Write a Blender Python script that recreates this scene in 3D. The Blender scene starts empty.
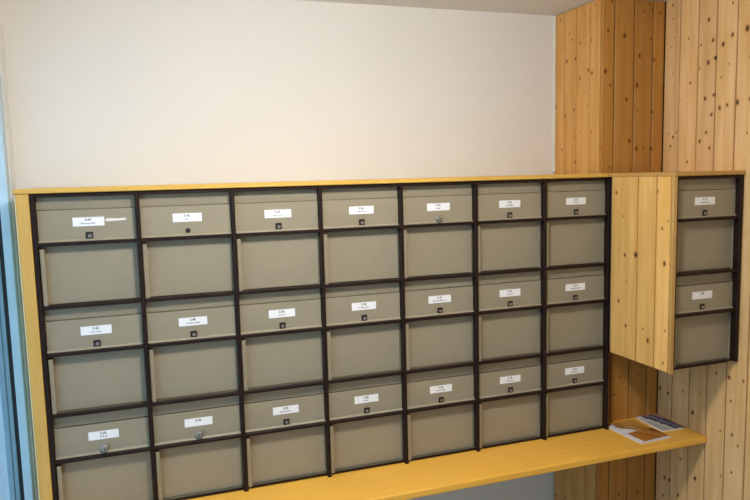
import bpy, bmesh, math, random
from mathutils import Matrix, Vector
random.seed(7)
S = bpy.context.scene
COL = S.collection

# ------------------------------------------------------------------ camera
ZT = 1.65                                   # height of the top of the mailbox block above the floor
cam_d = bpy.data.cameras.new('camera')
cam_d.sensor_width = 36.0
cam_d.lens = 678.884 * 36.0 / 750.0
cam_d.clip_start = 0.05
cam = bpy.data.objects.new('camera', cam_d)
COL.objects.link(cam)
R = Matrix(((0.94517847, 0.05884471, -0.3212086),
            (-0.32561824, 0.09541109, -0.94067502),
            (-0.02470689, 0.99369715, 0.10934142)))
cam.matrix_world = Matrix.Translation((0.302738, -2.211698, 0.036051 + ZT)) @ R.to_4x4()
S.camera = cam

# ------------------------------------------------------------------ world, exposure
S.view_settings.view_transform = 'Standard'
S.view_settings.look = 'None'
S.view_settings.gamma = 1.0
S.view_settings.exposure = 0.0
S.view_settings.use_curve_mapping = False
w = bpy.data.worlds.new('daylight')
S.world = w
w.use_nodes = True
bg = w.node_tree.nodes['Background']
bg.inputs['Color'].default_value = (0.42, 0.72, 1.0, 1)
bg.inputs['Strength'].default_value = 1.8
LAMP_COLOR = (1.0, 0.932, 0.835)
LAMP_STRENGTH = 152.0
LAMPS = ((0.80, -1.00),)                    # the lobby's ceiling lamp, above the frame

# ------------------------------------------------------------------ helpers
class MB:
    """collects boxes, prisms and discs into one mesh"""
    def __init__(s): s.bm = bmesh.new()
    def box(s, x0, x1, y0, y1, z0, z1, bev=0.0, seg=1):
        t = bmesh.new()
        vs = [t.verts.new((x, y, z)) for x in (x0, x1) for y in (y0, y1) for z in (z0, z1)]
        for f in ((0,1,3,2),(4,6,7,5),(0,4,5,1),(2,3,7,6),(0,2,6,4),(1,5,7,3)):
            t.faces.new([vs[i] for i in f])
        if bev: bmesh.ops.bevel(t, geom=t.edges[:], offset=bev, segments=seg, affect='EDGES', profile=0.5)
        bmesh.ops.recalc_face_normals(t, faces=t.faces[:])
        s._join(t); return s
    def prism(s, pts, axis, a, b, bev=0.0):
        """polygon pts extruded along axis (0,1,2) from a to b"""
        t = bmesh.new()
        def P(p, h):
            l = list(p); l.insert(axis, h); return l
        lo = [t.verts.new(P(p, a)) for p in pts]; hi = [t.verts.new(P(p, b)) for p in pts]
        n = len(pts)
        t.faces.new(lo); t.faces.new(hi[::-1])
        for i in range(n): t.faces.new((lo[i], lo[(i+1) % n], hi[(i+1) % n], hi[i]))
        if bev: bmesh.ops.bevel(t, geom=t.edges[:], offset=bev, segments=1, affect='EDGES', profile=0.5)
        bmesh.ops.recalc_face_normals(t, faces=t.faces[:])
        s._join(t); return s
    def disc(s, cx, cz, r, y0, y1, n=20, bev=0.0):
        pts = [(cx + r*math.cos(2*math.pi*i/n), cz + r*math.sin(2*math.pi*i/n)) for i in range(n)]
        return s.prism(pts, 1, y0, y1, bev)
    def lathe(s, prof, n=32):
        """profile (r, z) turned round the z axis"""
        t = bmesh.new(); rings = []
        for r, z in prof:
            if r < 1e-6: rings.append([t.verts.new((0, 0, z))])
            else: rings.append([t.verts.new((r*math.cos(2*math.pi*i/n), r*math.sin(2*math.pi*i/n), z)) for i in range(n)])
        for a, b in zip(rings, rings[1:]):
            for i in range(n):
                j = (i+1) % n
                if len(a) == 1: t.faces.new((a[0], b[i], b[j]))
                elif len(b) == 1: t.faces.new((a[i], a[j], b[0]))
                else: t.faces.new((a[i], a[j], b[j], b[i]))
        bmesh.ops.recalc_face_normals(t, faces=t.faces[:])
        s._join(t); return s
    def _join(s, t):
        m = bpy.data.meshes.new('t'); t.to_mesh(m); t.free(); s.bm.from_mesh(m); bpy.data.meshes.remove(m)
    def build(s, name, mat, parent=None, smooth=False, loc=(0, 0, 0), rot=(0, 0, 0)):
        me = bpy.data.meshes.new(name); s.bm.to_mesh(me); s.bm.free()
        if smooth:
            for p in me.polygons: p.use_smooth = True
        me.materials.append(mat)
        o = bpy.data.objects.new(name, me); COL.objects.link(o)
        o.location = loc; o.rotation_euler = rot
        if parent: o.parent = parent
        return o

def tag(o, label, cat, group=None):
    o['label'] = label; o['category'] = cat
    if group: o['group'] = group
    return o
def thing(name, label, cat, loc=(0, 0, 0), group=None):
    o = bpy.data.objects.new(name, None); COL.objects.link(o); o.location = loc
    o.empty_display_size = 0.05
    return tag(o, label, cat, group)
def struct(o):
    o['kind'] = 'structure'; return o

# ------------------------------------------------------------------ materials
def new_mat(name):
    m = bpy.data.materials.new(name); m.use_nodes = True
    nt = m.node_tree; b = nt.nodes['Principled BSDF']
    return m, nt, b
def N(nt, kind, **kw):
    n = nt.nodes.new(kind)
    for k, v in kw.items(): setattr(n, k, v)
    return n
def ramp(nt, fac, stops):
    r = N(nt, 'ShaderNodeValToRGB')
    e = r.color_ramp.elements
    while len(e) < len(stops): e.new(0.5)
    for el, (p, c) in zip(e, stops): el.position = p; el.color = (*c, 1)
    nt.links.new(fac, r.inputs['Fac']); return r.outputs['Color']
def mixc(nt, fac, a, b, mode='MIX'):
    m = N(nt, 'ShaderNodeMix', data_type='RGBA', blend_type=mode)
    for sock, v in ((m.inputs[0], fac), (m.inputs[6], a), (m.inputs[7], b)):
        if isinstance(v, (int, float)): sock.default_value = v
        elif isinstance(v, tuple): sock.default_value = (*v, 1)
        else: nt.links.new(v, sock)
    return m.outputs[2]
def math_(nt, op, a, b=None, c=None, clamp=False):
    m = N(nt, 'ShaderNodeMath', operation=op, use_clamp=clamp)
    for i, v in enumerate((a, b, c)):
        if v is None: continue
        if isinstance(v, (int, float)): m.inputs[i].default_value = v
        else: nt.links.new(v, m.inputs[i])
    return m.outputs[0]
def noise(nt, vec, scale, detail=3, rough=0.5, mapscale=None, dist=0.0):
    if mapscale:
        mp = N(nt, 'ShaderNodeMapping'); mp.inputs['Scale'].default_value = mapscale
        nt.links.new(vec, mp.inputs['Vector']); vec = mp.outputs[0]
    n = N(nt, 'ShaderNodeTexNoise'); n.inputs['Scale'].default_value = scale
    n.inputs['Detail'].default_value = detail; n.inputs['Roughness'].default_value = rough
    n.inputs['Distortion'].default_value = dist
    nt.links.new(vec, n.inputs['Vector']); return n.outputs['Fac']
def bump(nt, b, h, strength, dist=0.001):
    n = N(nt, 'ShaderNodeBump'); n.inputs['Strength'].default_value = strength
    n.inputs['Distance'].default_value = dist
    nt.links.new(h, n.inputs['Height']); nt.links.new(n.outputs[0], b.inputs['Normal'])
def plain(name, col, rough=0.5, metal=0.0, vary=0.06, scale=9, bstr=0.0, bscale=200, spec=0.5):
    m, nt, b = new_mat(name)
    tc = N(nt, 'ShaderNodeTexCoord')
    f = noise(nt, tc.outputs['Object'], scale, 4)
    lo = tuple(c*(1-vary) for c in col); hi = tuple(min(1, c*(1+vary)) for c in col)
    nt.links.new(ramp(nt, f, [(0.3, lo), (0.7, hi)]), b.inputs['Base Color'])
    b.inputs['Roughness'].default_value = rough; b.inputs['Metallic'].default_value = metal
    b.inputs['Specular IOR Level'].default_value = spec
    if bstr: bump(nt, b, noise(nt, tc.outputs['Object'], bscale, 3), bstr)
    return m

def pine(name, axis, knots, base, rough=0.5, seed=0.0):
    """pine board along z; axis = in-plane axis (0 or 1); knots in local (u, z, r)"""
    m, nt, b = new_mat(name)
    tc = N(nt, 'ShaderNodeTexCoord'); oi = N(nt, 'ShaderNodeObjectInfo')
    sep = N(nt, 'ShaderNodeSeparateXYZ'); nt.links.new(tc.outputs['Object'], sep.inputs[0])
    u, z = sep.outputs[axis], sep.outputs[2]
    cv = N(nt, 'ShaderNodeCombineXYZ')
    nt.links.new(u, cv.inputs[0]); nt.links.new(math_(nt, 'MULTIPLY', z, 0.72), cv.inputs[2])
    nt.links.new(math_(nt, 'MULTIPLY_ADD', oi.outputs['Random'], 37.0, seed), cv.inputs[1])
    # irregular distance to the nearest knot, in knot radii
    flat = N(nt, 'ShaderNodeCombineXYZ')
    nt.links.new(u, flat.inputs[0]); nt.links.new(math_(nt, 'MULTIPLY', z, 0.72), flat.inputs[2])
    wob = N(nt, 'ShaderNodeTexNoise'); wob.inputs['Scale'].default_value = 90
    nt.links.new(cv.outputs[0], wob.inputs['Vector'])
    wa = N(nt, 'ShaderNodeVectorMath', operation='MULTIPLY_ADD')
    nt.links.new(wob.outputs['Color'], wa.inputs[0]); wa.inputs[1].default_value = (0.006, 0, 0.006); nt.links.new(flat.outputs[0], wa.inputs[2])
    off = N(nt, 'ShaderNodeVectorMath', operation='SUBTRACT'); nt.links.new(wa.outputs[0], off.inputs[0]); off.inputs[1].default_value = (0.003, 0, 0.003)
    d = None
    for ku, kz, kr in knots:
        v = N(nt, 'ShaderNodeVectorMath', operation='DISTANCE')
        nt.links.new(off.outputs[0], v.inputs[0]); v.inputs[1].default_value = (ku, 0, kz*0.72)
        e = math_(nt, 'DIVIDE', v.outputs['Value'], kr*0.9)
        d = e if d is None else math_(nt, 'MINIMUM', d, e)
    # grain: early / late wood stripes, flowing round the knots
    if d is not None:
        push = math_(nt, 'DIVIDE', 0.010, math_(nt, 'ADD', d, 0.8))
        uu = math_(nt, 'ADD', u, push)
    else: uu = u
    gv = N(nt, 'ShaderNodeCombineXYZ'); nt.links.new(uu, gv.inputs[0])
    nt.links.new(math_(nt, 'MULTIPLY', z, 0.06), gv.inputs[2])
    nt.links.new(math_(nt, 'MULTIPLY_ADD', oi.outputs['Random'], 11.0, seed), gv.inputs[1])
    g1 = noise(nt, gv.outputs[0], 38, 3, 0.5)
    g2 = noise(nt, gv.outputs[0], 200, 2, 0.5)
    g = math_(nt, 'MULTIPLY_ADD', g2, 0.2, math_(nt, 'MULTIPLY', g1, 0.85))
    lo = (base[0]*0.89, base[1]*0.82, base[2]*0.68); hi = (min(1, base[0]*1.06), min(1, base[1]*1.08), min(1, base[2]*1.16))
    c = ramp(nt, g, [(0.36, lo), (0.68, hi)])
    blot = noise(nt, cv.outputs[0], 7, 2)
    c = mixc(nt, 0.30, c, ramp(nt, blot, [(0.3, (0.80, 0.72, 0.60)), (0.7, (1, 1, 1))]), 'MULTIPLY')
    tint = N(nt, 'ShaderNodeHueSaturation')
    nt.links.new(math_(nt, 'MULTIPLY_ADD', oi.outputs['Random'], 0.16, 0.92), tint.inputs['Value'])
    nt.links.new(c, tint.inputs['Color']); c = tint.outputs[0]
    if d is not None:
        halo = ramp(nt, math_(nt, 'DIVIDE', d, 3.0), [(0.28, (0.6, 0.6, 0.6)), (0.50, (0, 0, 0))])
        c = mixc(nt, halo, c, mixc(nt, 1.0, c, (0.68, 0.46, 0.26), 'MULTIPLY'))
        core = ramp(nt, d, [(0.50, (1, 1, 1)), (0.85, (0, 0, 0))])
        c = mixc(nt, core, c, (0.085, 0.030, 0.010))
    nt.links.new(c, b.inputs['Base Color'])
    b.inputs['Roughness'].default_value = rough
    b.inputs['Specular IOR Level'].default_value = 0.35
    bump(nt, b, g, 0.12, 0.0006)
    return m

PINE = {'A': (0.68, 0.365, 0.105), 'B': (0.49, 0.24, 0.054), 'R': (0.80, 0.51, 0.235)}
KNOTS = {
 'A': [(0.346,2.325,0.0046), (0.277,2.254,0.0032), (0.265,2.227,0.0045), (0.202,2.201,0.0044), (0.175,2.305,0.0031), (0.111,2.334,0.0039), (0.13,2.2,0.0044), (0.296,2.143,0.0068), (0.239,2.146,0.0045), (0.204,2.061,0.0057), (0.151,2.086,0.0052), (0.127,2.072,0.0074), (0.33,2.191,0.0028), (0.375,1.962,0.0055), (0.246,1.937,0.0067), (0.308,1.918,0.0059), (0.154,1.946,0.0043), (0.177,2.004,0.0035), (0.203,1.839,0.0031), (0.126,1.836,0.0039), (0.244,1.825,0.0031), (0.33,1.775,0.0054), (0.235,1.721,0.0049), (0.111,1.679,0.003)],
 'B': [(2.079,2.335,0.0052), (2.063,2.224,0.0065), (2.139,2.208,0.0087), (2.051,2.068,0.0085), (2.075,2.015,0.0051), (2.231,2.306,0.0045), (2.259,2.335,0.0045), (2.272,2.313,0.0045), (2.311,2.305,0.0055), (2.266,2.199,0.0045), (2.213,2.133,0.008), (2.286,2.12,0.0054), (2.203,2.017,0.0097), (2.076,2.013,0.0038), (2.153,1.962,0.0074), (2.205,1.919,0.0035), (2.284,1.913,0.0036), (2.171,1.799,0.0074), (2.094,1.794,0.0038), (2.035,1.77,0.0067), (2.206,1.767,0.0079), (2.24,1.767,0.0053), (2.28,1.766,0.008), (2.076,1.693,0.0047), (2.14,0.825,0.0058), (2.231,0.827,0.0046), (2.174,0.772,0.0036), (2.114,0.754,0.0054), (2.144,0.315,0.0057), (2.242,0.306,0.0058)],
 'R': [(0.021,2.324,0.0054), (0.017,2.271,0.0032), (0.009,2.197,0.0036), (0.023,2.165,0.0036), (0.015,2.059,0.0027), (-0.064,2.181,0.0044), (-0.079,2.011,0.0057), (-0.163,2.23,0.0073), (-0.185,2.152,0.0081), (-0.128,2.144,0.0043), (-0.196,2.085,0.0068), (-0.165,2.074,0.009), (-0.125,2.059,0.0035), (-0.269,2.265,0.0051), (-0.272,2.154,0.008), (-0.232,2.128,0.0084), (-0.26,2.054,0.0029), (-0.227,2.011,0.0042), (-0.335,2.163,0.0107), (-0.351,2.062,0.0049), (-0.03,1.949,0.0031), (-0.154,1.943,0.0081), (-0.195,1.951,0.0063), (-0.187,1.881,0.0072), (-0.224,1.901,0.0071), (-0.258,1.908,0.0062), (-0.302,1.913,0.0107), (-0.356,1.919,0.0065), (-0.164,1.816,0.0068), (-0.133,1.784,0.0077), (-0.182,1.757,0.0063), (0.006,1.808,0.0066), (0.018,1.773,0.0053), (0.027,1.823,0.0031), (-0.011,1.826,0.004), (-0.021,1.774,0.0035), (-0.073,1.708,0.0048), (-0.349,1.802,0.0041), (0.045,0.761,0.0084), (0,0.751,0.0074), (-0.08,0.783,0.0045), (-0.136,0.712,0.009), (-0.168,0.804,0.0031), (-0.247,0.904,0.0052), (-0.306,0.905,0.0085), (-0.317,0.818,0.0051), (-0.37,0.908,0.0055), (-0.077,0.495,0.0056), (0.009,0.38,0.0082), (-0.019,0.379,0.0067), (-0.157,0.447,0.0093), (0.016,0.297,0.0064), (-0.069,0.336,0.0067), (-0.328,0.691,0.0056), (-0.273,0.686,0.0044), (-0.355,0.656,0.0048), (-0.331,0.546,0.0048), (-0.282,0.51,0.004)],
 'S': [(-0.051,1.598,0.0069), (-0.092,1.508,0.004), (-0.104,1.363,0.0073), (-0.162,1.371,0.0103), (-0.271,1.605,0.0046), (-0.324,1.503,0.0038), (-0.296,1.476,0.0057), (-0.311,1.354,0.0092), (-0.073,1.182,0.007), (-0.115,1.262,0.0036), (-0.115,1.093,0.0066), (-0.209,1.099,0.0048), (-0.236,1.062,0.0091), (-0.321,1.116,0.0039), (-0.315,0.998,0.0047)],
}

def plaster(name, col, bscale, bstr):
    m, nt, b = new_mat(name)
    tc = N(nt, 'ShaderNodeTexCoord')
    f = noise(nt, tc.outputs['Object'], 2.2, 3)
    nt.links.new(ramp(nt, f, [(0.3, tuple(c*0.975 for c in col)), (0.7, col)]), b.inputs['Base Color'])
    b.inputs['Roughness'].default_value = 0.9; b.inputs['Specular IOR Level'].default_value = 0.15
    bump(nt, b, noise(nt, tc.outputs['Object'], bscale, 5, 0.6), bstr, 0.004)
    return m
M_wall = plaster('white_wall_paint', (0.80, 0.79, 0.775), 55, 0.06)
M_ceil = plaster('rough_ceiling_plaster', (0.80, 0.785, 0.765), 38, 0.9)
M_back = plain('dark_batten_wood', (0.10, 0.042, 0.014), 0.8)
M_floor = plain('grey_stone_floor', (0.30, 0.28, 0.25), 0.4, vary=0.15, scale=6)
M_ground = plain('pale_rough_concrete', (0.70, 0.72, 0.72), 0.9, vary=0.14, scale=25)
M_trim = plain('cream_bead_paint', (0.80, 0.76, 0.66), 0.5)
M_frame_w = plain('pale_window_paint', (0.72, 0.74, 0.75), 0.4)
M_frame_b = plain('sky_tinted_window_paint', (0.50, 0.66, 0.78), 0.4)  # pale frame with the blue of the skylight put into its colour
M_sash = plain('grey_blue_sash_paint', (0.24, 0.38, 0.50), 0.4)
M_gasket = plain('black_rubber', (0.012, 0.013, 0.016), 0.6)
M_bar = plain('dark_brown_metal', (0.015, 0.0062, 0.0046), 0.5, vary=0.2, scale=14, spec=0.25)
M_door = plain('taupe_lacquered_metal', (0.305, 0.266, 0.190), 0.42, vary=0.03, scale=6, bstr=0.03, bscale=420)
M_body = plain('taupe_shell_metal', (0.25, 0.22, 0.16), 0.6)
M_label = plain('white_paper', (0.86, 0.87, 0.90), 0.7, vary=0.02)
M_ink = plain('black_print', (0.10, 0.10, 0.115), 0.7)
M_lockbk = plain('black_lock_plastic', (0.012, 0.010, 0.010), 0.4)
M_steel = plain('brushed_steel', (0.50, 0.50, 0.50), 0.32, metal=1.0, vary=0.1)
M_grey = plain('grey_lock_metal', (0.36, 0.34, 0.31), 0.4, metal=0.6)
def yellow_wood(name, col, axis):
    m, nt, b = new_mat(name)
    tc = N(nt, 'ShaderNodeTexCoord')
    ms = [90, 90, 90]; ms[axis] = 2.5
    f = noise(nt, tc.outputs['Object'], 1.0, 4, 0.6, tuple(ms))
    f2 = noise(nt, tc.outputs['Object'], 5.0, 3)
    c = ramp(nt, f, [(0.3, (col[0]*0.90, col[1]*0.86, col[2]*0.75)), (0.7, col)])
    c = mixc(nt, 0.4, c, ramp(nt, f2, [(0.3, (0.88, 0.84, 0.75)), (0.7, (1, 1, 1))]), 'MULTIPLY')
    nt.links.new(c, b.inputs['Base Color']); b.inputs['Roughness'].default_value = 0.38
    bump(nt, b, f, 0.04, 0.0005)
    return m
YEL = (0.95, 0.53, 0.085)
M_yel_x = yellow_wood('yellow_varnished_board', YEL, 0)
M_yel_z = yellow_wood('dimmed_yellow_varnished_panel', (0.66, 0.41, 0.105), 2)  # weaker light at the left end is put into this darker yellow
M_yel_b = yellow_wood('yellow_varnished_top_board', (0.74, 0.46, 0.105), 0)
M_edge = plain('pale_edge_band', (0.72, 0.60, 0.34), 0.5)

# glass: clear pane, mostly letting light through with a faint reflection
M_glass = bpy.data.materials.new('clear_window_glass'); M_glass.use_nodes = True
nt = M_glass.node_tree; nt.nodes.clear()
o_ = N(nt, 'ShaderNodeOutputMaterial'); mx = N(nt, 'ShaderNodeMixShader'); tr = N(nt, 'ShaderNodeBsdfTransparent'); gl = N(nt, 'ShaderNodeBsdfGlossy')
gl.inputs['Roughness'].default_value = 0.02; lwt = N(nt, 'ShaderNodeLayerWeight'); refl = math_(nt, 'MULTIPLY_ADD', math_(nt, 'POWER', lwt.outputs['Facing'], 5.0), 0.5, 0.03)
nt.links.new(refl, mx.inputs[0]); nt.links.new(tr.outputs[0], mx.inputs[1]); nt.links.new(gl.outputs[0], mx.inputs[2]); nt.links.new(mx.outputs[0], o_.inputs[0])

# ------------------------------------------------------------------ room shell
CEIL = ZT + 0.70
YW = 0.385            # white wall behind the mailboxes
XL = -0.105           # inside face of the left wall
XA, YB, XR = 2.036, 0.063, 2.335   # timber clad corner: left face, front face, right wall
YF = -3.6             # wall behind the camera
XO = 2.36             # masonry behind the boards

def shell(name, mat, *a, bev=0.0):
    return struct(MB().box(*a, bev).build(name, mat))
shell('floor', M_floor, XL-0.25, XO+0.1, YF-0.1, YW+0.1, -0.10, 0.0)
shell('ceiling', M_ceil, XL-0.25, XO+0.1, YF-0.1, YW+0.1, CEIL, CEIL+0.12)
shell('wall_back', M_wall, XL-0.25, XO+0.1, YW, YW+0.1, 0.0, CEIL)
shell('wall_front', M_wall, XL-0.25, XO+0.1, YF-0.1, YF, 0.0, CEIL)
# left wall: full-height glazing beside the corner, then plain wall
WY1, WY0, WZ0, WZ1 = 0.3845, -2.60, 0.05, 2.20
lw = MB()
lw.box(XL-0.25, XL, YF, WY0, 0.0, CEIL)
lw.box(XL-0.25, XL, WY0, WY1, WZ1, CEIL)
lw.box(XL-0.25, XL, WY0, WY1, 0.0, WZ0)
struct(lw.build('wall_left', M_wall))
struct(MB().box(-8.0, XL-0.26, -7.0, 9.0, -0.15, -0.02).build('ground', M_ground))

# glazing: painted frame, black gasket, darker sash, clear pane
win = bpy.data.objects.new('window_1', None); COL.objects.link(win); win.location = (XL, WY1, WZ0); struct(win)
def wpart(name, mat, x0, x1, wd, y_in=0.0, bev=0.002):
    """four-sided surround of width wd, inset y_in from the opening, between depths x0 and x1"""
    b = MB()
    ya, yb, za, zb = WY0+y_in, WY1-y_in, WZ0+y_in, WZ1-y_in
    for p0, p1, q0, q1 in ((yb-wd, yb, za, zb), (ya, ya+wd, za, zb), (ya+wd, yb-wd, zb-wd, zb), (ya+wd, yb-wd, za, za+wd)):
        b.box(x0-XL, x1-XL, p0-WY1, p1-WY1, q0-WZ0, q1-WZ0, bev)
    return b.build(name, mat, win)
b_ = MB().box(0.0002, 0.006, -0.084, -0.0008, 0.001, WZ1-WZ0-0.001, 0.001)
b_.build('frame_cover', M_frame_w, win)
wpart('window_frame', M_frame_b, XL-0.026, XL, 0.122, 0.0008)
wpart('gasket', M_gasket, XL-0.038, XL-0.0262, 0.116, 0.0008, 0.0)
wpart('sash', M_sash, XL-0.052, XL-0.0382, 0.122, 0.0008)
wpart('sash_rebate', M_sash, XL-0.070, XL-0.0522, 0.126, 0.0008)
b_ = MB().box(-0.0740, -0.0702, WY0+0.09-WY1, -0.09, 0.09, WZ1-WZ0-0.09)
b_.build('pane', M_glass, win)

# ------------------------------------------------------------------ pine boards on the corner and the right wall
def plank_row(parent, face, axis, edges, zone, base=None, z0=0.0, z1=CEIL-0.002):
    """edges in ascending order; face = coordinate of the visible surface; boards face -axis_other"""
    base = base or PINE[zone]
    for a, b_ in zip(edges, edges[1:]):
        wd = b_ - a; c = (a+b_)/2; gap = 0.0034 if zone == 'S' else 0.0030
        h = wd/2 - gap; ch = 0.0016; th = 0.013
        pr = [(-h, th), (-h, ch), (-h+ch, 0), (h-ch, 0), (h, ch), (h, th)]   # (in-plane, depth)
        ks = [(u-c, z-z0, r) for u, z, r in KNOTS.get(zone, ()) if a-0.004 <= u <= b_+0.004]
        rng = random.Random(int((c+9)*1000))
        for _ in range(2 if ks else 9):                         # knots of the lengths the photo hides
            z = rng.uniform(0.05, 1.25) if ks else rng.uniform(0.05, 2.3)
            if ks and 0.25 < z < 0.95: z *= 0.25
            ks.append((rng.uniform(-0.035, 0.035), z, rng.uniform(0.003, 0.008)))
        if zone == 'S': ks = ks[:-2]
        mat = pine('pine_board', axis, ks, base, seed=rng.uniform(0, 50))
        if axis == 1: pts = [(d, u) for u, d in pr]
        else: pts = [(u, d) for u, d in pr]
        loc = (face, c, z0) if axis == 1 else (c, face, z0)
        o = MB().prism(pts, 2, 0.0, z1-z0).build('plank', mat, parent)
        o.location = Vector(loc) - parent.location

wr = shell('wall_right', M_back, XR+0.0135, XR+0.11, YF, YW, 0.0, CEIL)
e = [YB-0.0005]
for y in (-0.02, -0.113, -0.201, -0.293, -0.385): e.append(y)
while e[-1] - 0.092 > YF: e.append(e[-1]-0.092)
e.append(YF+0.001)
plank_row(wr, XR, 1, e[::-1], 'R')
wc = MB()
wc.box(XA+0.0135, XR+0.0130, YB+0.0135, YW-0.0005, 0.0, CEIL-0.001)
wc = struct(wc.build('wall_corner', M_back))
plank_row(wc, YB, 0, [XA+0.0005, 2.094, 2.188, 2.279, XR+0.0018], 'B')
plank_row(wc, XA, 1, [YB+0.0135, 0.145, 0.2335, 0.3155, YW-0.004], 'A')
tr1 = shell('trim_1', M_trim, XA-0.008, XA-0.0005, YW-0.009, YW-0.0005, ZT+0.03, CEIL-0.001, bev=0.001)

# ------------------------------------------------------------------ mailbox block
W, H, HU = 0.29, 0.3355, 0.1456
HL = H - HU
ORD = ['first', 'second', 'third', 'fourth', 'fifth', 'sixth', 'seventh']

def bar_frame(name, label, x0, posts, rows, yf, zbot, foot=True):
    t = thing(name, label, 'rack', (x0, yf, ZT + zbot))
    for px, pw in posts:
        b = MB().box(-pw/2, pw/2, -0.002, 0.0215, 0.0, -zbot + 0.0062, 0.0012)
        if foot: b.box(-pw/2-0.0012, pw/2+0.0012, -0.0045, 0.004, 0.0, 0.009, 0.0008)
        b.build('post', M_bar, t).location = (px, 0, 0)
    xa, xb = posts[0][0] - posts[0][1]/2 + 0.001, posts[-1][0] + posts[-1][1]/2 - 0.001
    zs = []
    for r in range(rows):
        zs += [-r*H, -r*H - HU]
    zs.append(-rows*H)
    for i, z in enumerate(zs):
        last = i == len(zs) - 1
        hh = 0.0016 if last else 0.0050
        o = MB().box(xa, xb, 0.012 if last else 0.0, 0.0195, -hh, 0.0056 if last else hh, 0.0 if last else 0.0012).build('rail', M_bar, t)
        o.location = (0, 0, z - zbot)
    return t

SHELF = ZT - 3*H - 0.0025
frame_main = bar_frame('mailbox_rack', 'dark brown rack of posts and rails around the three wide rows of mailboxes', 0.0,
                       [(c*W, 0.0118) for c in range(8)], 3, 0.0, SHELF - ZT + 0.0003)
YC = -0.346
frame_corner = bar_frame('mailbox_rack', 'short dark brown rack around the two mailboxes of the hanging corner cabinet', 2.0285,
                         [(0.0106, 0.004), (0.2935, 0.0118)], 2, YC, -2*H-0.002, foot=False)

# one box of each kind, then copies
def add_lock(t, kind, dx=0.0):
    z = H - 0.1235
    if kind == 'square':
        l = MB().box(dx-0.0105, dx+0.0105, 0.0150, 0.0179, z-0.0105, z+0.0105, 0.0015).build('lock', M_lockbk, t)
        MB().disc(dx+0.001, z-0.002, 0.0056, 0.0135, 0.0150, 16, 0.0005).build('lock_cylinder', M_grey, l)
        MB().box(dx+0.0002, dx+0.0018, 0.0132, 0.0135, z-0.0055, z+0.001).build('key_slot', M_lockbk, l)
    elif kind == 'hole':
        l = MB().disc(dx, z, 0.0078, 0.0165, 0.0179, 24, 0.0006).build('lock', M_lockbk, t)
        MB().disc(dx, z, 0.0045, 0.0160, 0.0165, 16, 0.0002).build('lock_cylinder', M_lockbk, l)
    else:
        l = MB().disc(dx, z-0.002, 0.0115, 0.0070, 0.0179, 24, 0.0018).build('lock', M_steel, t)
        MB().disc(dx, z-0.002, 0.0070, 0.0050, 0.0070, 20, 0.0008).build('lock_cylinder', M_grey, l)
        MB().box(dx-0.001, dx+0.001, 0.0045, 0.0050, z-0.0065, z+0.0025).build('key_slot', M_lockbk, l)
        MB().prism([(dx+0.006, z+0.004), (dx+0.011, z+0.0125), (dx+0.014, z+0.0105), (dx+0.011, z+0.001)], 1, 0.009, 0.0175, 0.0008).build('lock_wing', M_steel, l)
    return l

def make_box(name, depth=0.34, hw=0.138):
    t = thing(name, '', 'mailbox')
    b = MB(); e = hw + 0.0002
    b.box(-e, -e+0.0012, 0.0225, depth, 0.0016, H-0.0008); b.box(e-0.0012, e, 0.0225, depth, 0.0016, H-0.0008)
    b.box(-e, e, 0.0225, depth, 0.0016, 0.0028); b.box(-e, e, 0.0225, depth, H-0.0020, H-0.0008)
    b.box(-e, e, 0.0225, depth, HL-0.0006, HL+0.0006); b.box(-e, e, depth-0.0012, depth, 0.0016, H-0.0008)
    b.build('body', M_body, t)
    # letter flap under the top rail, leaning in towards its top edge
    MB().prism([(0.0258, 0.2924), (0.0212, 0.3300), (0.0222, 0.3302), (0.0270, 0.2927)], 0, -hw, hw).build('letter_flap', M_door, t)
    # upper door with a folded lip along its bottom
    d = MB(); z0 = HL + 0.0054
    d.box(-hw, hw, 0.0180, 0.0220, z0, 0.2912, 0.0008)
    d.prism([(0.0180, z0+0.0070), (0.0125, z0+0.0022), (0.0120, z0+0.0004), (0.0180, z0+0.0004)], 0, -hw, hw)
    d.build('upper_door', M_door, t)
    # lower door with an upright grip strip on its left
    l = MB().box(-hw+0.0014, hw-0.0014, 0.0300, 0.0335, 0.0062, HL - 0.0054, 0.0008).build('lower_door', M_door, t)
    g = MB().prism([(-hw+0.0010, 0.0300), (-hw+0.0010, 0.0082), (-hw+0.0020, 0.0070), (-hw+0.0128, 0.0070), (-hw+0.0140, 0.0082), (-hw+0.0140, 0.0300)], 2, 0.0062, HL - 0.0130)
    g.build('grip_strip', M_door, l)
    MB().box(-0.0445, 0.0445, 0.0171, 0.0178, -0.0135, 0.0135).build('name_label', M_label, t).location = (0.003, 0, H-0.082)
    return t

def copy_tree(o, parent=None):
    c = o.copy(); COL.objects.link(c); c.parent = parent
    for k in o.children: copy_tree(k, c)
    return c
def kids(o, name): return [k for k in o.children if k.name.split('.')[0] == name]

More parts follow.
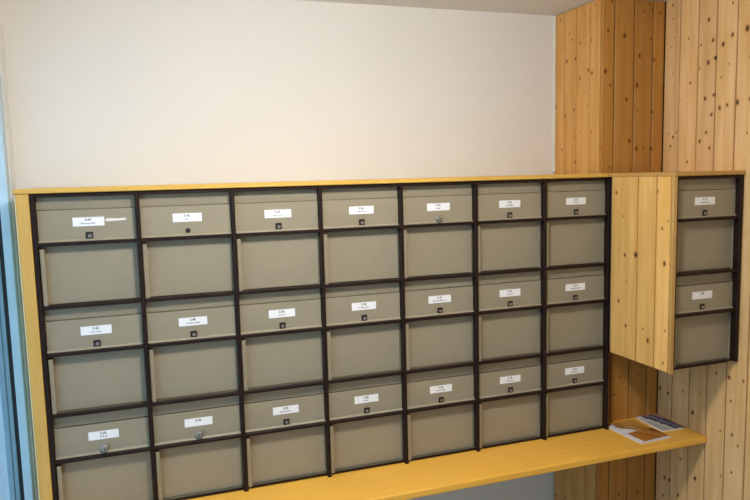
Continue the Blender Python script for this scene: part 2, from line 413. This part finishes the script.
def print_label(lab, text, width, seed):
    """first line: the number; second line: a row of tiny marks, too small to be read in the photo"""
    cu = bpy.data.curves.new('printed_number', 'FONT'); cu.body = text; cu.size = 0.0105; cu.offset = 0.0003
    cu.align_x = 'CENTER'; cu.align_y = 'CENTER'; cu.extrude = 0.0001; cu.resolution_u = 2
    cu.materials.append(M_ink)
    tmp = bpy.data.objects.new('tmp', cu); me = bpy.data.meshes.new_from_object(tmp)
    bpy.data.objects.remove(tmp); bpy.data.curves.remove(cu)
    o = bpy.data.objects.new('printed_number', me); COL.objects.link(o); o.parent = lab
    o.location = (-0.001, 0.0169, 0.0058); o.rotation_euler = (math.pi/2, 0, 0)
    if width:
        rng = random.Random(seed); b = MB(); x = -width/2
        while x < width/2 - 0.001:
            cw = rng.uniform(0.0012, 0.0024); hh = rng.choice((0.0026, 0.0026, 0.0030, 0.0042))
            b.box(x, x+cw, 0.0168, 0.0171, -0.0066, -0.0066+hh)
            x += cw + rng.choice((0.0007, 0.0007, 0.0007, 0.0022))
        ln = b.build('printed_line', M_ink, lab); ln.location = (-0.001, 0, 0)

PROTO = make_box('mailbox')
NUM = [['5.47', '5.42', '5.37', '5.36', '5.32', '5.22', '5.12'],
       ['5.43', '5.48', '5.38', '5.38', '5.18', '5.23', '5.13'],
       ['5.28', '5.08', '5.28', '5.28', '5.28', '5.18', '5.18']]
LINE = [[41, 13, 31, 25, 19, 29, 17], [31, 43, 23, 39, 54, 26, 44], [20, 0, 38, 18, 36, 32, 30]]
SPECIAL = {(0, 1): 'hole', (0, 4): 'cam', (2, 0): 'cam', (2, 1): 'cam'}
ROWN = ['top', 'middle', 'bottom']
LOOK = {'square': 'mailbox with black square lock', 'hole': 'mailbox with plain round black lock', 'cam': 'mailbox with round chrome lock'}
first = True
for r in range(3):
    for c in range(7):
        t = PROTO if first else copy_tree(PROTO)
        if first: proto_clean = True
        t.location = ((c+0.5)*W, 0.0, ZT - (r+1)*H)
        k = SPECIAL.get((r, c), 'square')
        lab = LOOK[k] + ', %s from the left, %s row of long block' % (ORD[c], ROWN[r])
        if (r, c) == (0, 0): lab = 'mailbox with torn tape beside its label, first from the left, top row of long block'
        tag(t, lab, 'mailbox', 'mailboxes of the long block')
        if first:
            boxes = []; first = False
        boxes.append((t, k, r, c))
corner_boxes = []
CW = 0.2745 - 0.0125
for r in range(2):
    t = make_box('mailbox', depth=0.395, hw=0.1368) if r == 0 else copy_tree(corner_boxes[0])
    t.location = (2.0285 + (0.0126 + 0.287)/2, YC, ZT - (r+1)*H)
    tag(t, '%s of the two mailboxes in the hanging corner cabinet' % ('upper' if r == 0 else 'lower'), 'mailbox', 'mailboxes of the corner cabinet')
    corner_boxes.append(t)
# locks and print come after copying, because each box has its own
for i, (t, k, r, c) in enumerate(boxes):
    add_lock(t, k, 0.003)
    lab = kids(t, 'name_label')[0]
    print_label(lab, NUM[r][c], LINE[r][c]/1000, i)
    lab['label'] = 'white paper name label'
for i, t in enumerate(corner_boxes):
    add_lock(t, 'square', -0.003)
    kids(t, 'name_label')[0].location.x = -0.003
    print_label(kids(t, 'name_label')[0], ['5.17', '5.38'][i], [0.037, 0.0][i], 50+i)
tape = MB().prism([(0.0, -0.004), (0.004, -0.0005), (0.002, 0.003), (0.012, 0.0042), (0.040, 0.0030), (0.061, 0.0040), (0.0615, -0.0032), (0.030, -0.0044), (0.012, -0.0046)], 1, 0.0173, 0.0178)
tape.build('tape', plain('pale_paper_tape', (0.80, 0.74, 0.72), 0.6), boxes[0][0]).location = (0.0485, 0, H-0.0785)

# ------------------------------------------------------------------ yellow casing of the long block, shelf
cs = thing('mailbox_casing', 'yellow varnished wooden casing along the top and left side of the long mailbox block', 'casing', (-0.045, 0.0, SHELF))
def cpart(name, mat, parent, *a, bev=0.0015):
    l = parent.location
    x0, x1, y0, y1, z0, z1 = a
    o = MB().box(x0-x0, x1-x0, 0, y1-y0, 0, z1-z0, bev).build(name, mat, parent)
    o.location = (x0-l[0], y0-l[1], z0-l[2]); return o
cpart('side_panel', M_yel_z, cs, -0.042, -0.0078, -0.004, YW-0.002, SHELF+0.0003, ZT+0.0068)
cpart('edge_band', M_edge, cs, -0.0458, -0.0425, -0.003, YW-0.002, SHELF+0.0003, ZT+0.0068, bev=0.0008)
cpart('top_board', M_yel_b, cs, -0.0485, 2.0195, -0.008, YW-0.002, ZT+0.0070, ZT+0.0215, bev=0.002)

sh = MB()
sh.box(-0.06, XA-0.001, -0.214, YW-0.002, -0.024, 0.0, 0.003, 2)
o = sh.build('wall_shelf', M_yel_x)
# the shelf runs on in front of the timber corner to the right wall
b2 = MB().prism([(-0.06, -0.214), (XR-0.001, -0.214), (XR-0.001, YB-0.001), (XA-0.001, YB-0.001), (XA-0.001, YW-0.002), (-0.06, YW-0.002)], 2, -0.024, 0.0, 0.0025)
me = bpy.data.meshes.new('wall_shelf'); b2.bm.to_mesh(me); b2.bm.free(); me.materials.append(M_yel_x)
o.data = me; o.location = (0, 0, SHELF)
tag(o, 'long yellow varnished wooden shelf under the mailbox block', 'shelf')

# ------------------------------------------------------------------ timber casing of the corner cabinet
ck = thing('cabinet_casing', 'pine boarded casing of the hanging corner mailbox cabinet with a board on top', 'casing', (2.020, YC, ZT-0.681))
zc = ZT - 0.681
PINE_S = (0.80, 0.475, 0.150)
plank_row(ck, 2.0205, 1, [-0.336, -0.265, -0.170, -0.022], 'S', base=PINE_S, z0=zc, z1=ZT+0.0068)
for i, pl in enumerate(kids(ck, 'plank')): pl.location.z -= (0.0, 0.0015, -0.001, 0.002)[i % 4]*0
bk = MB().box(0, 0.0015, 0, 0.31, 0.001, 0.681+0.006).build('backing_board', M_back, ck); bk.location = (0.0137, 0.012, 0)
st = MB().box(0, 0.0155, 0, 0.0115, -0.004, 0.681+0.0066, 0.001).build('front_stile', pine('stile_pine', 1, [], (0.50, 0.30, 0.10)), ck)
st.location = (0.0005, -0.0005 - 0.0025, 0)
cb = MB().box(0, XR-0.001-2.0205, 0, YB-YC-0.014, 0, 0.0145, 0.0015).build('top_board', yellow_wood('brown_varnished_board', (0.54, 0.31, 0.095), 0), ck)
cb.location = (0.0005, -0.005, 0.681+0.0070)
bt = MB().box(0, 0.27, 0, 0.37, 0, 0.004).build('bottom_board', M_bar, ck); bt.location = (0.0185, 0.026, 0.0)

# ------------------------------------------------------------------ printed matter on the shelf
def paper_mat(name, stops, angle, scale, noise_s, soft=0.0, seed=0.0):
    """flat print: bands across the sheet, broken up by noise"""
    m, nt, b = new_mat(name)
    tc = N(nt, 'ShaderNodeTexCoord'); mp = N(nt, 'ShaderNodeMapping')
    mp.inputs['Rotation'].default_value = (0, 0, angle); mp.inputs['Scale'].default_value = (scale, scale, scale)
    mp.inputs['Location'].default_value = (0.5, 0, 0)
    nt.links.new(tc.outputs['Object'], mp.inputs[0])
    sp = N(nt, 'ShaderNodeSeparateXYZ'); nt.links.new(mp.outputs[0], sp.inputs[0])
    nn = N(nt, 'ShaderNodeTexNoise'); nn.inputs['Scale'].default_value = noise_s; nn.inputs['Detail'].default_value = 3
    ad = N(nt, 'ShaderNodeVectorMath', operation='ADD'); ad.inputs[1].default_value = (seed, seed, 0); nt.links.new(tc.outputs['Object'], ad.inputs[0])
    nt.links.new(ad.outputs[0], nn.inputs['Vector'])
    f = math_(nt, 'ADD', sp.outputs[0], math_(nt, 'MULTIPLY', math_(nt, 'SUBTRACT', nn.outputs['Fac'], 0.5), soft))
    r = ramp(nt, f, stops); r.node.color_ramp.interpolation = 'CONSTANT'
    nt.links.new(r, b.inputs['Base Color']); b.inputs['Roughness'].default_value = 0.3
    return m
def sheet(name, label, cat, w_, h_, th, loc, rz, mat, pages=True):
    t = thing(name, label, cat, loc); t.rotation_euler = (0, 0, rz)
    if pages:
        MB().box(-w_/2+0.001, w_/2-0.001, -h_/2+0.001, h_/2-0.001, 0.0002, th-0.0006).build('pages', M_label, t)
    # cover sheet, slightly bowed
    bm_ = bmesh.new(); n = 10; top = []; bot = []
    for i in range(n+1):
        for j in (0, 1):
            x = -w_/2 + w_*i/n; z = th + 0.0012*math.sin(math.pi*i/n)
            top.append(bm_.verts.new((x, -h_/2 + h_*j, z))); bot.append(bm_.verts.new((x, -h_/2 + h_*j, z-0.0005)))
    for i in range(n):
        a = 2*i
        bm_.faces.new((top[a], top[a+2], top[a+3], top[a+1])); bm_.faces.new((bot[a], bot[a+1], bot[a+3], bot[a+2]))
        bm_.faces.new((top[a], bot[a], bot[a+2], top[a+2])); bm_.faces.new((top[a+1], top[a+3], bot[a+3], bot[a+1]))
    bm_.faces.new((top[0], top[1], bot[1], bot[0])); bm_.faces.new((top[-2], bot[-2], bot[-1], top[-1]))
    bmesh.ops.recalc_face_normals(bm_, faces=bm_.faces[:])
    mb = MB(); mb.bm.free(); mb.bm = bm_
    mb.build('cover', mat, t)
    return t
m1 = paper_mat('white_and_brown_print', [(0.0, (0.82, 0.83, 0.88)), (0.53, (0.30, 0.10, 0.02)), (0.58, (0.62, 0.36, 0.16)), (0.61, (0.40, 0.15, 0.025)), (0.70, (0.56, 0.30, 0.06))], -0.62, 4.2, 34, 0.36, 3.0)
sheet('brochure', 'white and brown brochure lying on the shelf next to the last mailbox', 'brochure', 0.148, 0.208, 0.004, (2.119, -0.070, SHELF+0.0004), 0.045, m1)
m2 = paper_mat('brown_print', [(0.0, (0.46, 0.19, 0.025)), (0.40, (0.36, 0.13, 0.018)), (0.52, (0.55, 0.25, 0.06)), (0.60, (0.44, 0.17, 0.025)), (0.78, (0.10, 0.022, 0.010))], -0.45, 5.6, 14, 0.12, 1.0)
sheet('leaflet', 'small brown leaflet lying on top of the white brochure', 'leaflet', 0.128, 0.088, 0.0012, (2.131, -0.121, SHELF+0.0062), 0.10, m2, pages=False)
m3 = paper_mat('navy_and_grey_print', [(0.0, (0.40, 0.42, 0.45)), (0.26, (0.62, 0.63, 0.68)), (0.40, (0.035, 0.035, 0.07)), (0.58, (0.30, 0.32, 0.42)), (0.68, (0.02, 0.035, 0.14)), (0.88, (0.45, 0.22, 0.24))], -0.25, 8.0, 34, 0.34, 7.0)
sheet('magazine', 'navy and grey magazine lying in the pine corner at the back of the shelf', 'magazine', 0.105, 0.165, 0.0055, (2.268, -0.030, SHELF+0.0004), -0.05, m3)

# ------------------------------------------------------------------ ceiling lamps (above the frame)
m, nt, b = new_mat('warm_lamp_glass')
b.inputs['Base Color'].default_value = (0.9, 0.88, 0.82, 1)
b.inputs['Emission Color'].default_value = (*LAMP_COLOR, 1); b.inputs['Emission Strength'].default_value = LAMP_STRENGTH
M_lamp = m
for i, (x, y) in enumerate(LAMPS):
    t = thing('ceiling_lamp', 'round white ceiling lamp hanging in front of the mailboxes', 'lamp', (x, y, CEIL))
    MB().lathe([(0, -0.0005), (0.13, -0.0005), (0.135, -0.012), (0.125, -0.03), (0, -0.03)], 32).build('lamp_base', M_frame_w, t, smooth=False)
    MB().lathe([(0.11, -0.031), (0.125, -0.05), (0.115, -0.085), (0.08, -0.112), (0.04, -0.124), (0, -0.127)], 24).build('lamp_globe', M_lamp, t, smooth=True)
